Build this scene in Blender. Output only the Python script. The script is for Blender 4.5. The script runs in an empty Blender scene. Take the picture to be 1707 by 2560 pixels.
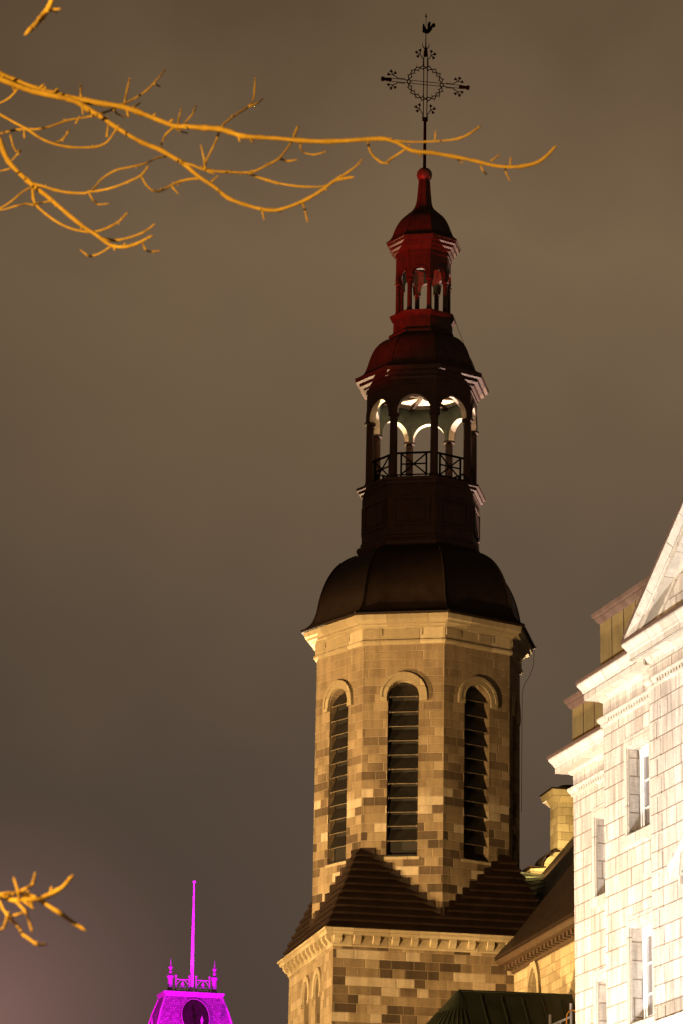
import bpy, math, random
from mathutils import Vector, Matrix
rad = math.radians
S = bpy.context.scene
COL = S.collection

# ------------------------------------------------------------------ camera
FPX, PITCH, ROLL = 8400.0, rad(16.5), rad(0.6)
CAM = Vector((0, 0, 1.6))
CM = Matrix.Rotation(rad(90) + PITCH, 4, 'X') @ Matrix.Rotation(ROLL, 4, 'Z')
cd = bpy.data.cameras.new('camera')
cam = bpy.data.objects.new('camera', cd); COL.objects.link(cam)
cam.matrix_world = Matrix.Translation(CAM) @ CM
cd.sensor_fit = 'VERTICAL'; cd.sensor_height = 36.0; cd.sensor_width = 24.0
cd.lens = FPX / 2560 * 36.0
cd.clip_start = 0.1; cd.clip_end = 3000
cd.dof.use_dof = True; cd.dof.focus_distance = 112.0; cd.dof.aperture_fstop = 9.5
S.camera = cam

def at_depth(X, Y, y):
    """world point seen at photo pixel (X, Y) whose distance north of the camera is y"""
    d = CM.to_3x3() @ Vector(((X - 853.5) / FPX, (1280 - Y) / FPX, -1))
    return CAM + d * (y / d.y)

# ------------------------------------------------------------------ view + world (night sky lit by the town)
S.view_settings.view_transform = 'Standard'; S.view_settings.look = 'None'
S.view_settings.exposure = 0; S.view_settings.gamma = 1
W = bpy.data.worlds.new('World'); S.world = W; W.use_nodes = True

class NT:
    def __init__(s, tree): s.t = tree; s.n = tree.nodes; s.l = tree.links
    def node(s, typ, **kw):
        n = s.n.new(typ)
        for k, v in kw.items():
            if k.startswith('i_'):
                key = k[2:]
                n.inputs[int(key) if key.isdigit() else key].default_value = v
            else: setattr(n, k, v)
        return n
    def put(s, sock, v):
        if hasattr(v, 'is_output') or isinstance(v, bpy.types.NodeSocket): s.l.new(v, sock)
        else: sock.default_value = v
    def m(s, op, a, b=0.0, c=None, clamp=False):
        n = s.n.new('ShaderNodeMath'); n.operation = op; n.use_clamp = clamp
        s.put(n.inputs[0], a); s.put(n.inputs[1], b)
        if c is not None: s.put(n.inputs[2], c)
        return n.outputs[0]
    def rng(s, v, a, b, c=0.0, d=1.0):
        n = s.n.new('ShaderNodeMapRange'); n.clamp = True
        for i, q in enumerate((v, a, b, c, d)): s.put(n.inputs[i], q)
        return n.outputs[0]
    def ramp(s, fac, stops, interp='LINEAR'):
        n = s.n.new('ShaderNodeValToRGB'); cr = n.color_ramp; cr.interpolation = interp
        while len(cr.elements) < len(stops): cr.elements.new(0.5)
        for e, (p, c) in zip(cr.elements, stops): e.position = p; e.color = (*c, 1)
        s.put(n.inputs[0], fac); return n.outputs[0]
    def mix(s, fac, a, b, blend='MIX'):
        n = s.n.new('ShaderNodeMix'); n.data_type = 'RGBA'; n.blend_type = blend
        s.put(n.inputs[0], fac)
        s.put(n.inputs[6], a if not isinstance(a, tuple) else (*a, 1)); s.put(n.inputs[7], b if not isinstance(b, tuple) else (*b, 1))
        return n.outputs[2]
    def noise(s, vec, scale, detail=4, rough=.55, dim='3D'):
        n = s.n.new('ShaderNodeTexNoise'); n.noise_dimensions = dim
        n.inputs['Scale'].default_value = scale; n.inputs['Detail'].default_value = detail; n.inputs['Roughness'].default_value = rough
        if vec is not None: s.l.new(vec, n.inputs['Vector'])
        return n.outputs[0]

def lin(r, g, b):
    f = lambda c: (c / 255 / 12.92) if c <= 10 else ((c / 255 + .055) / 1.055) ** 2.4
    return (f(r), f(g), f(b))

w = NT(W.node_tree); w.n.clear()
out = w.node('ShaderNodeOutputWorld'); bg = w.node('ShaderNodeBackground')
tc = w.node('ShaderNodeTexCoord'); sx = w.node('ShaderNodeSeparateXYZ'); w.l.new(tc.outputs['Generated'], sx.inputs[0])
cl = w.noise(tc.outputs['Generated'], 13.0, 4, .5)
hh = w.m('ADD', sx.outputs[2], w.m('MULTIPLY', w.m('SUBTRACT', cl, .5), .11))
skyc = w.ramp(hh, [(0.0, lin(92, 75, 65)), (.13, lin(82, 68, 59)), (.20, lin(86, 72, 60)), (.29, lin(105, 87, 67)), (.355, lin(118, 97, 73)), (.43, lin(95, 76, 56)), (.7, lin(46, 37, 28))])
# azimuth: a little darker to the left
azf = w.rng(sx.outputs[0], -.11, .02, .80, 1.0)
skyc = w.mix(1.0, skyc, w.node('ShaderNodeCombineColor').outputs[0], 'MULTIPLY') if False else skyc
cc = w.node('ShaderNodeCombineXYZ')
for i in range(3): w.put(cc.inputs[i], azf)
skyc = w.mix(1.0, skyc, cc.outputs[0], 'MULTIPLY')
# pinkish town glow low on the left
vd = w.node('ShaderNodeVectorMath', operation='DISTANCE'); w.l.new(tc.outputs['Generated'], vd.inputs[0]); vd.inputs[1].default_value = (-.105, .985, .135)
gl = w.rng(vd.outputs['Value'], .0, .075, .85, 0.0)
gl = w.m('MULTIPLY', w.m('POWER', gl, 1.6), 1.0)
skyc = w.mix(gl, skyc, lin(142, 106, 100))
w.l.new(skyc, bg.inputs[0]); bg.inputs[1].default_value = 1.0
w.l.new(bg.outputs[0], out.inputs[0])

# ------------------------------------------------------------------ floodlights, plus unseen fill lights added where surfaces were too dark
def flood(name, loc, target, power, color, angle=60, blend=.5, size=.3):
    ld = bpy.data.lights.new(name, 'SPOT'); ld.energy = power; ld.color = color
    ld.spot_size = rad(angle); ld.spot_blend = blend; ld.shadow_soft_size = size
    o = bpy.data.objects.new(name, ld); COL.objects.link(o)
    o.location = loc
    o.rotation_euler = (Vector(target) - Vector(loc)).to_track_quat('-Z', 'Y').to_euler()
    return o
AXX, AXY = 2.672, 110.0
AZ = math.atan2(AXX, AXY)
def around(a, r, z):
    a = rad(a); R = Vector((math.cos(AZ), -math.sin(AZ), 0)); T = Vector((-math.sin(AZ), -math.cos(AZ), 0))
    p = Vector((AXX, AXY, 0)) + R * math.sin(a) * r + T * math.cos(a) * r; p.z = z
    return p
SODIUM = (1.0, .635, .25); WARM = (1.0, .74, .42)
flood('key_flood', around(-66, 55, 3), around(0, 0, 3 + 55 * math.tan(rad(15.5))), 265000, SODIUM, 26, .08, .8)
flood('front_flood', around(-28, 52, 3), around(0, 0, 3 + 52 * math.tan(rad(16.5))), 118000, SODIUM, 26, .08, .8)
flood('square_flood_left', around(-160, 30, 2), (AXX, AXY, 33.8), 500000, WARM, 16.5, .3)
flood('square_flood_right', around(150, 30, 2), (AXX, AXY, 35.0), 350000, (1, .70, .56), 17, .35)
flood('drum_fill', around(-25, 70, 3), (AXX, AXY, 37), 24000, (1, .50, .18), 16, .8, 1.0)  # added weak wash, no real source, lifts the drum and upper tower
flood('red_flood', around(-46, 44, 6), (AXX - .5, AXY, 45.2), 235000, (1, .012, .006), 9.5, .7)

# the pale stone building: local x runs along its front towards the camera, local -y points out of the front
BH = rad(16.6)
BO = Vector((5.678, 80.0, 0))
BU = Vector((math.sin(BH), -math.cos(BH), 0)); BN = Vector((-math.cos(BH), -math.sin(BH), 0))
def bpt(u, n, z): return BO + BU * u + BN * n + Vector((0, 0, z))
flood('white_flood', bpt(2.5, 24, 1.5), bpt(6.0, 0, 16), 44000, (1, .90, .80), 56, .6)
flood('jamb_fill', bpt(13, 9, 3), bpt(5.5, 0, 16), 11000, (1, .97, .94), 60, .7)  # added unseen light that brightens the window jambs
flood('wing_lamp', bpt(-3, 9, 4), bpt(0.5, 0, 12), 11000, (1, .55, .2), 60, .8)
flood('street_sodium', bpt(0, 46, 5), bpt(3, 0, 20), 32000, (1, .54, .17), 40, .6)
def npt(x, y, z):        # point in the frame of the nave: x away from its left wall, -y towards the camera
    a = -AZ - rad(9) + rad(22.5); return Vector((AXX + x * math.cos(a) - y * math.sin(a), AXY + x * math.sin(a) + y * math.cos(a), z))
flood('nave_fill', npt(-3.2, -6.4, 13.2), npt(2.4, -9.6, 17.2), 1500, (1, .62, .2), 110, .6)  # added light without a fixture, keeps the annex shadow off the nave wall
flood('pinnacle_fill', npt(3.7, 0.7, 22.0), npt(6.0, 3.4, 24.4), 2000, (1, .70, .25), 80, .6, .1)  # added light without a fixture, brightens the pinnacle and gable steps
# magenta floods on the far tower
flood('magenta_flood', (-14, 178, 20), (-8.6, 190, 29.5), 33000, (1, .0, .80), 60, .5)
flood('magenta_flood', (-2, 176, 20), (-7.4, 190, 29.5), 33000, (.85, .0, 1), 60, .5)
flood('pole_uplight', (-8.35, 189.0, 29.45), (-8.12, 190.05, 34), 120, (1, .16, .95), 50, .6, .05)
# sodium street lamp under the tree
lp = bpy.data.lights.new('street_lamp_light', 'POINT'); lp.energy = 10000; lp.color = (1.0, .52, .04); lp.shadow_soft_size = .15
lo = bpy.data.objects.new('street_lamp_light', lp); COL.objects.link(lo); lo.location = (-5.6, 5.2, 5.6)

# ------------------------------------------------------------------ mesh helpers
class MB:
    def __init__(s): s.v = []; s.f = []; s.mi = []; s.cur = 0; s.T = None
    def p(s, q):
        q = Vector(q)
        if s.T is not None: q = s.T @ q
        s.v.append(q); return len(s.v) - 1
    def face(s, pts):
        s.f.append([s.p(q) for q in pts]); s.mi.append(s.cur)
    def loft(s, rings, cap0=True, cap1=True, closed=True):
        idx = [[s.p(q) for q in r] for r in rings]
        n = len(idx[0])
        for a, b in zip(idx, idx[1:]):
            for i in range(n if closed else n - 1):
                j = (i + 1) % n
                s.f.append([a[i], a[j], b[j], b[i]]); s.mi.append(s.cur)
        if cap0: s.f.append(list(reversed(idx[0]))); s.mi.append(s.cur)
        if cap1: s.f.append(idx[-1]); s.mi.append(s.cur)
    def box(s, x0, x1, y0, y1, z0, z1):
        s.loft([[(x0, y0, z), (x1, y0, z), (x1, y1, z), (x0, y1, z)] for z in (z0, z1)])
    def tube(s, pts, rs, n=6):
        pts = [Vector(q) for q in pts]
        if not isinstance(rs, (list, tuple)): rs = [rs] * len(pts)
        rings = []; prev = None
        for i, q in enumerate(pts):
            d = (pts[min(i + 1, len(pts) - 1)] - pts[max(i - 1, 0)])
            if d.length < 1e-9: d = Vector((0, 0, 1))
            d.normalize()
            if prev is None: u = d.orthogonal().normalized()
            else:
                u = prev - d * prev.dot(d)
                u = u.normalized() if u.length > 1e-6 else d.orthogonal().normalized()
            prev = u; v = d.cross(u)
            rings.append([q + (u * math.cos(t) + v * math.sin(t)) * rs[i] for t in [2 * math.pi * k / n for k in range(n)]])
        s.loft(rings)
    def lathe(s, prof, n=12, c=(0, 0), ph=0.0):
        s.loft([[(c[0] + r * math.sin(ph + 2 * math.pi * k / n), c[1] - r * math.cos(ph + 2 * math.pi * k / n), z) for k in range(n)] for r, z in prof])
    def ball(s, c, r, n=10, m=6):
        c = Vector(c)
        s.loft([[c + Vector((math.sin(math.pi * j / m) * math.sin(2 * math.pi * k / n) * r, -math.sin(math.pi * j / m) * math.cos(2 * math.pi * k / n) * r, -math.cos(math.pi * j / m) * r)) for k in range(n)] for j in [.04] + list(range(1, m)) + [m - .04]])
    def extrude(s, poly, off):
        off = Vector(off); a = [Vector(q) for q in poly]
        s.loft([a, [q + off for q in a]])
    def build(s, name, mats, parent=None, smooth=False, along=None):
        me = bpy.data.meshes.new(name)
        me.from_pydata([tuple(q) for q in s.v], [], s.f)
        if not isinstance(mats, (list, tuple)): mats = [mats]
        for m_ in mats: me.materials.append(m_)
        uv = me.uv_layers.new(name='UVMap').data
        for poly, mi in zip(me.polygons, s.mi):
            poly.material_index = mi; poly.use_smooth = smooth
            n = poly.normal
            if abs(n.z) > .85: t = Vector((1, 0, 0)); b = Vector((0, 1, 0))
            else: t = Vector((-n.y, n.x, 0)).normalized(); b = Vector((0, 0, 1))
            # the same side of a face pair always runs the same way
            if t.x < -1e-6 or (abs(t.x) < 1e-6 and t.y < 0): t = -t
            if along is not None: t = Vector(along).normalized(); b = n.cross(t)
            for li in poly.loop_indices:
                q = me.vertices[me.loops[li].vertex_index].co
                uv[li].uv = (q.dot(t), q.dot(b))
        o = bpy.data.objects.new(name, me); COL.objects.link(o)
        if parent: o.parent = parent
        return o

def empty(name, label, cat, loc=(0, 0, 0), group=None):
    o = bpy.data.objects.new(name, None); COL.objects.link(o); o.location = loc
    o['label'] = label; o['category'] = cat
    if group: o['group'] = group
    return o
def tag(o, label, cat):
    o['label'] = label; o['category'] = cat; return o

class Frame:
    """a wall plane: s to the right as seen from outside, z up, d = depth into the wall"""
    def __init__(s, O, T): s.O = Vector(O); s.T = Vector(T).normalized(); s.N = s.T.cross(Vector((0, 0, 1)))
    def __call__(s, a, z, d=0.0): return s.O + s.T * a + Vector((0, 0, z)) - s.N * d

def opening(c, w_, zb, zs, kind='rect', n=12, rise=None):
    h = w_ / 2; pts = []
    if kind == 'rect': pts = [(c - h, zs), (c + h, zs)]
    else:
        for i in range(n + 1):
            if kind == 'round':
                t = math.pi * (1 - i / n); pts.append((c + h * math.cos(t), zs + h * math.sin(t)))
            else:                                    # pointed: two arcs of radius w*.9
                r = w_ * .9; x = -h + w_ * i / n; xx = abs(x); cx = r - h
                pts.append((c + x, zs + math.sqrt(max(r * r - (xx + cx) ** 2, 0))))
    return dict(zb=zb, top=pts, a=c - h, b=c + h)
def wall(mb, F, s0, s1, z0, z1, ops=(), t=.3, inner=False, inner_mi=None, jamb_mi=None):
    br = sorted({round(x, 5) for x in [s0, s1] + [q[0] for o in ops for q in o['top']]})
    def top(o, x):
        P = o['top']
        for (xa, za), (xb, zb) in zip(P, P[1:]):
            if xa - 1e-4 <= x <= xb + 1e-4: return za if xb - xa < 1e-9 else za + (zb - za) * min(max((x - xa) / (xb - xa), 0), 1)
        return P[-1][1]
    base = mb.cur
    for d in ((0, t) if inner else (0,)):
        if d and inner_mi is not None: mb.cur = inner_mi
        for a, b in zip(br, br[1:]):
            cov = sorted([o for o in ops if o['a'] - 1e-4 <= a and b <= o['b'] + 1e-4], key=lambda o: o['zb'])
            lo = (z0, z0)
            for o in cov:
                if o['zb'] > lo[0] + 1e-5: mb.face([F(a, lo[0], d), F(b, lo[1], d), F(b, o['zb'], d), F(a, o['zb'], d)])
                lo = (top(o, a), top(o, b))
            if min(lo) < z1 - 1e-5: mb.face([F(a, lo[0], d), F(b, lo[1], d), F(b, z1, d), F(a, z1, d)])
    mb.cur = base if jamb_mi is None else jamb_mi
    for o in ops:
        P = [(o['a'], o['zb'])] + list(o['top']) + [(o['b'], o['zb'])]
        if o['zb'] > z0 + 1e-5: P.append(P[0])
        for (xa, za), (xb, zb) in zip(P, P[1:]):
            if abs(xa - xb) + abs(za - zb) > 1e-6: mb.face([F(xa, za), F(xb, zb), F(xb, zb, t), F(xa, za, t)])
    mb.cur = base
def arch_band(mb, F, c, zs, r0, r1, d0, d1, leg=0.0, n=14, foot=0.0):
    pts0 = [(c + math.cos(math.pi * (1 - i / n)), math.sin(math.pi * (1 - i / n))) for i in range(n + 1)]
    rings = []
    P = ([(-1, -leg)] if leg else []) + [(q[0] - c, q[1]) for q in pts0] + ([(1, -leg)] if leg else [])
    for (x, y) in P:
        if y < 0: a = (c + x * r0, zs + y); b = (c + x * r1, zs + y)
        else: a = (c + x * r0, zs + y * r0); b = (c + x * r1, zs + y * r1)
        rings.append([F(a[0], a[1], d1), F(a[0], a[1], d0), F(b[0], b[1], d0), F(b[0], b[1], d1)])
    mb.loft(rings)
    if foot:
        for sg in (-1, 1):
            a, b = sorted((c + sg * r0, c + sg * (r1 + foot)))
            z = zs - leg
            mb.loft([[F(a, zz, d1), F(b, zz, d1), F(b, zz, d0 - .02), F(a, zz, d0 - .02)] for zz in (z - .12, z)])
def fbox(mb, F, s0, s1, z0, z1, d0, d1):
    mb.loft([[F(s0, z, d0), F(s1, z, d0), F(s1, z, d1), F(s0, z, d1)] for z in (z0, z1)])

# ------------------------------------------------------------------ materials
def mat(name):
    m_ = bpy.data.materials.new(name); m_.use_nodes = True
    t = NT(m_.node_tree); b = t.n['Principled BSDF']
    return m_, t, b
def plain(name, col, rough=.6, metal=0.0, var=.25, scale=3.0, spec=.5, streak=0.0):
    m_, t, b = mat(name)
    tc_ = t.node('ShaderNodeTexCoord')
    n1 = t.noise(tc_.outputs['Object'], scale, 5, .6)
    f = t.rng(n1, .3, .7, 1 - var, 1 + var)
    if streak:
        mp = t.node('ShaderNodeMapping'); mp.inputs['Scale'].default_value = (6, 6, .5); t.l.new(tc_.outputs['Object'], mp.inputs[0])
        f = t.m('MULTIPLY', f, t.rng(t.noise(mp.outputs[0], 1.5, 4), .35, .65, 1 - streak, 1 + streak))
    cx = t.node('ShaderNodeCombineXYZ')
    for i in range(3): t.put(cx.inputs[i], f)
    t.l.new(t.mix(1.0, tuple(col), cx.outputs[0], 'MULTIPLY'), b.inputs['Base Color'])
    t.l.new(t.rng(n1, .2, .8, max(rough - .12, .05), min(rough + .12, 1)), b.inputs['Roughness'])
    b.inputs['Metallic'].default_value = metal; b.inputs['Specular IOR Level'].default_value = spec
    bp = t.node('ShaderNodeBump'); bp.inputs['Strength'].default_value = .25; bp.inputs['Distance'].default_value = .02
    t.l.new(t.noise(tc_.outputs['Object'], scale * 5, 3), bp.inputs['Height']); t.l.new(bp.outputs[0], b.inputs['Normal'])
    return m_
def ashlar(name, stops, h, L, joint, jcol, amp=(0, 1, 1, 1), streak=.15, wob=.22, zoff=0.0, bump=.5, jf=.7):
    """coursed stone: every block its own tone, staggered joints, stains. amp = (z low, z high, contrast low, contrast high)"""
    m_, t, b = mat(name)
    uvn = t.node('ShaderNodeUVMap'); sp = t.node('ShaderNodeSeparateXYZ'); t.l.new(uvn.outputs[0], sp.inputs[0])
    u, v = sp.outputs[0], sp.outputs[1]
    nd = t.noise(uvn.outputs[0], 2.5, 2)
    v_ = t.m('ADD', v, zoff)
    row = t.m('FLOOR', t.m('DIVIDE', v_, h))
    wr = t.node('ShaderNodeTexWhiteNoise', noise_dimensions='1D'); t.l.new(row, wr.inputs['W'])
    uu = t.m('ADD', t.m('DIVIDE', u, L), t.m('MULTIPLY', wr.outputs['Value'], 9.7))
    uu = t.m('ADD', uu, t.m('MULTIPLY', t.m('SINE', t.m('ADD', t.m('MULTIPLY', uu, 2.3), t.m('MULTIPLY', row, 1.7))), wob))
    colm = t.m('FLOOR', uu)
    cb = t.node('ShaderNodeCombineXYZ'); t.l.new(row, cb.inputs[0]); t.l.new(colm, cb.inputs[1])
    wn = t.node('ShaderNodeTexWhiteNoise', noise_dimensions='2D'); t.l.new(cb.outputs[0], wn.inputs['Vector'])
    big = t.noise(uvn.outputs[0], .55, 3, .6)
    rnd = t.m('ADD', wn.outputs['Value'], t.m('MULTIPLY', t.m('SUBTRACT', big, .5), .6))
    am = t.rng(v, amp[0], amp[1], amp[2], amp[3])
    rnd = t.m('ADD', .5, t.m('MULTIPLY', t.m('SUBTRACT', rnd, .5), am))
    c = t.ramp(rnd, stops)
    fu = t.m('FRACT', uu); fv = t.m('FRACT', t.m('DIVIDE', v_, h))
    du = t.m('MULTIPLY', t.m('MINIMUM', fu, t.m('SUBTRACT', 1.0, fu)), L)
    dv = t.m('MULTIPLY', t.m('MINIMUM', fv, t.m('SUBTRACT', 1.0, fv)), h)
    dd = t.m('ADD', t.m('MINIMUM', du, dv), t.m('MULTIPLY', t.m('SUBTRACT', nd, .5), joint * .8))
    jm = t.rng(dd, joint * .4, joint * 1.3, 1, 0)
    # grain inside each stone, stains running down
    mp = t.node('ShaderNodeMapping'); mp.inputs['Scale'].default_value = (3.2, .35, 1); t.l.new(uvn.outputs[0], mp.inputs[0])
    st = t.rng(t.noise(mp.outputs[0], 1.3, 5, .65), .38, .72, 1 + streak * .4, 1 - streak)
    mp2 = t.node('ShaderNodeMapping'); mp2.inputs['Scale'].default_value = (1, 3, 1); t.l.new(uvn.outputs[0], mp2.inputs[0])
    gr = t.rng(t.noise(mp2.outputs[0], 6, 5, .7), .3, .7, .86, 1.12)
    f = t.m('MULTIPLY', st, gr)
    cx = t.node('ShaderNodeCombineXYZ')
    for i in range(3): t.put(cx.inputs[i], f)
    c = t.mix(1.0, c, cx.outputs[0], 'MULTIPLY')
    c = t.mix(t.m('MULTIPLY', jm, jf), c, tuple(jcol))
    t.l.new(c, b.inputs['Base Color']); b.inputs['Roughness'].default_value = .85; b.inputs['Specular IOR Level'].default_value = .25
    bp = t.node('ShaderNodeBump'); bp.inputs['Strength'].default_value = bump; bp.inputs['Distance'].default_value = .02
    hgt = t.m('ADD', t.m('SUBTRACT', t.m('MULTIPLY', wn.outputs['Value'], .3), jm), t.m('MULTIPLY', gr, .4))
    t.l.new(hgt, bp.inputs['Height']); t.l.new(bp.outputs[0], b.inputs['Normal'])
    return m_

M_tower = ashlar('tower_limestone', [(0, (.065, .044, .028)), (.18, (.11, .074, .047)), (.36, (.185, .132, .083)), (.68, (.235, .172, .108)), (.84, (.29, .22, .145)), (.95, (.42, .34, .25))],
                 .285, .52, .012, (.33, .26, .18), amp=(21, 28.0, 1.25, .32), streak=.30, jf=.45)
M_lit = ashlar('tower_limestone_lit', [(0, (.18, .13, .08)), (.3, (.235, .175, .112)), (.75, (.28, .215, .14)), (1, (.35, .275, .195))], .285, .52, .012, (.20, .15, .10), streak=.25, jf=.5)  # same stone, paler and more even: strong light put into the colour
M_trim = ashlar('tower_trim_stone', [(0, (.25, .195, .125)), (.5, (.32, .255, .165)), (1, (.39, .32, .22))], 2.0, .95, .010, (.16, .12, .08), streak=.12, zoff=.7)
M_nave = ashlar('nave_limestone', [(0, (.26, .20, .13)), (.5, (.36, .29, .19)), (1, (.44, .36, .25))], .29, .55, .012, (.16, .12, .07), streak=.2)
M_white = ashlar('pale_limestone', [(0, (.54, .48, .41)), (.4, (.60, .54, .47)), (.75, (.63, .57, .50)), (1, (.68, .62, .55))], .42, .66, .016, (.20, .145, .09), streak=.45, zoff=.06, jf=.75)
M_whitetrim = ashlar('pale_trim_stone', [(0, (.50, .45, .37)), (.5, (.60, .55, .47)), (1, (.68, .63, .55))], 3.0, 1.05, .012, (.13, .09, .055), streak=.2, zoff=1.1)
M_roof = plain('dark_brown_roof_metal', (.018, .010, .0065), .6, 0, .25, 2.5, spec=.15)
M_upper = plain('dark_painted_metal', (.042, .022, .015), .6, 0, .22, 3, spec=.15, streak=.15)
M_iron = plain('black_iron', (.006, .005, .004), .9, 0, .2, 6, spec=.05)
M_patina = plain('green_patina', (.065, .085, .066), .7, 0, .35, 4)
M_cream = plain('cream_ceiling_paint', (.62, .54, .42), .7, 0, .12, 3)
M_louvre = plain('louvre_dark_wood', (.009, .006, .004), .6, 0, .3, 5)
M_lip = plain('louvre_edge_zinc', (.20, .15, .10), .5, .2, .3, 5)
M_slate = plain('dark_brown_slate', (.020, .010, .006), .6, 0, .35, 2.2, spec=.2)
M_greenroof = plain('dark_green_seamed_metal', (.017, .020, .011), .55, .1, .25, 2)
M_brass = plain('gilded_copper', (.085, .045, .026), .55, .1, .3, 7)
M_wood = plain('brown_wood_eave', (.055, .030, .016), .6, 0, .3, 4)
M_panel = plain('ochre_panel_cladding', (.21, .145, .05), .6, 0, .15, 2, streak=.12)
M_flash = plain('brown_edge_metal', (.14, .085, .06), .5, .2, .15, 3)
M_paint = plain('white_window_paint', (.82, .82, .80), .45, 0, .05, 3)
M_ground = plain('dark_paving', (.06, .055, .05), .85, 0, .3, .4)
M_rail = plain('galvanised_steel', (.60, .57, .53), .4, .2, .1, 6)
M_cable = plain('orange_cable', (.70, .28, .03), .5, 0, .1, 6)
M_glaze, tg, bgz = mat('dim_window_glass')
bgz.inputs['Base Color'].default_value = (.20, .17, .16, 1); bgz.inputs['Roughness'].default_value = .12; bgz.inputs['Specular IOR Level'].default_value = .8
M_dglass, tg, bgz = mat('dark_leaded_glass')
bgz.inputs['Base Color'].default_value = (.03, .022, .016, 1); bgz.inputs['Roughness'].default_value = .3

# ------------------------------------------------------------------ ground
g = MB(); g.face([(-1500, -300, 0), (1500, -300, 0), (1500, 2500, 0), (-1500, 2500, 0)])
go = g.build('ground', M_ground); go['kind'] = 'structure'

# ------------------------------------------------------------------ the church
church = empty('church', 'brown stone church with octagonal bell tower, dark domes and iron cross on top', 'church', (AXX - 29.7 * .0065, AXY, 0))
church.rotation_euler = (0, .0065, -AZ - rad(9))
R225 = Matrix.Rotation(rad(22.5), 4, 'Z')
CF = math.cos(math.pi / 8); SF = math.sin(math.pi / 8)
def ring8(R, z): return [(R * math.sin(rad(22.5 + 45 * k)), -R * math.cos(rad(22.5 + 45 * k)), z) for k in range(8)]
def oct_loft(mb, prof, **k): mb.loft([ring8(r, z) for r, z in prof], **k)
def fine(prof, n=4):
    out_ = []
    for i in range(len(prof) - 1):
        q = [Vector((*prof[max(min(j, len(prof) - 1), 0)], 0)) for j in (i - 1, i, i + 1, i + 2)]
        for k in range(n):
            t_ = k / n
            v = .5 * (2 * q[1] + (q[2] - q[0]) * t_ + (2 * q[0] - 5 * q[1] + 4 * q[2] - q[3]) * t_ ** 2 + (3 * q[1] - q[0] - 3 * q[2] + q[3]) * t_ ** 3); out_.append((v.x, v.y))
    return out_ + [prof[-1]]
def oface(k, R):
    a = rad(45 * k); n = Vector((math.sin(a), -math.cos(a), 0)); t = Vector((math.cos(a), math.sin(a), 0))
    return Frame(n * R * CF, t)
def corner(k, R, z=0): a = rad(22.5 + 45 * k); return Vector((R * math.sin(a), -R * math.cos(a), z))
VIS = (-3, -2, -1, 0, 1, 2, 3, 4)

# square base, in the frame turned by 22.5 degrees (x along the front, -y towards the camera)
HB = 3.52
def sface(k, R=HB):
    a = rad(22.5 + 90 * k); n = Vector((math.sin(a), -math.cos(a), 0)); t = Vector((math.cos(a), math.sin(a), 0))
    return Frame(n * R, t)
mb = MB()
twin = [opening(c, .62, 14.6, 17.35, 'round') for c in (-.62, .98)]
twin = [opening(-.50, .80, 14.6, 17.62, 'round', 10), opening(1.30, .80, 14.6, 17.62, 'round', 10)]
for k in range(4):
    mb.cur = 0 if k == 0 else 1
    wall(mb, sface(k), -HB, HB, 0, 18.75, twin if k == 3 else (), .45)
base = mb.build('tower_base', [M_tower, M_lit], church)
for o_ in twin:
    c = (o_['a'] + o_['b']) / 2; F = sface(3)
    w_ = MB(); w_.face([F(c - .42, 14.5, .4), F(c + .42, 14.5, .4), F(c + .42, 18.2, .4), F(c - .42, 18.2, .4)])
    for i in range(9): fbox(w_, F, c - .4, c + .4, 14.7 + i * .38, 14.74 + i * .38, .30, .38)
    wo = w_.build('arched_window', [M_dglass], base)
    hb = MB(); arch_band(hb, F, c, 17.62, .42, .62, -.07, .05, leg=.25, foot=.04)
    hb.build('hood_mould', M_trim, base)
# cornice of the base with its small brackets
mb = MB(); mb.T = R225
def sq(h, z): return [(-h, -h, z), (h, -h, z), (h, h, z), (-h, h, z)]
mb.loft([sq(h, z) for h, z in ((HB + .02, 18.62), (HB + .05, 18.66), (HB + .05, 18.94), (HB + .26, 18.97), (HB + .30, 19.04), (HB + .30, 19.08), (HB + .34, 19.10), (HB + .36, 19.16))])
cor = mb.build('base_cornice', M_trim, church)
for k in range(4):
    F = sface(k)
    for i in range(12):
        s_ = -HB + .1 + i * (2 * HB - .2) / 11
        b_ = MB(); b_.loft([[F(s_ - .11, z, d), F(s_ + .11, z, d), F(s_ + .11, z, .05), F(s_ - .11, z, .05)] for z, d in ((18.70, -.07), (18.76, -.15), (18.84, -.22), (18.965, -.24))])
        if k in (0, 3): b_.build('bracket', M_trim, cor)
# stepped broach roof: laps of metal, each frustum tucked under the next
mb = MB(); mb.T = R225
zE, zA = 19.17, 21.98
hE, hA = HB + .22, 2.50
NL = 11
for i in range(NL):
    f0, f1 = i / NL, (i + 1) / NL
    h0 = hE + (hA - hE) * f0; h1 = hE + (hA - hE) * f1
    z0 = zE + (zA - zE) * f0; z1 = zE + (zA - zE) * f1
    lip = .085
    mb.loft([sq(h0 + lip - .02, z0 - .03), sq(h0 + lip, z0 - .005), sq(h0 + lip, z0 + .035), sq(h1 + .0, z1 + .0)], cap0=True, cap1=(i == NL - 1))
rf = mb.build('stepped_roof', M_slate, church)

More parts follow.
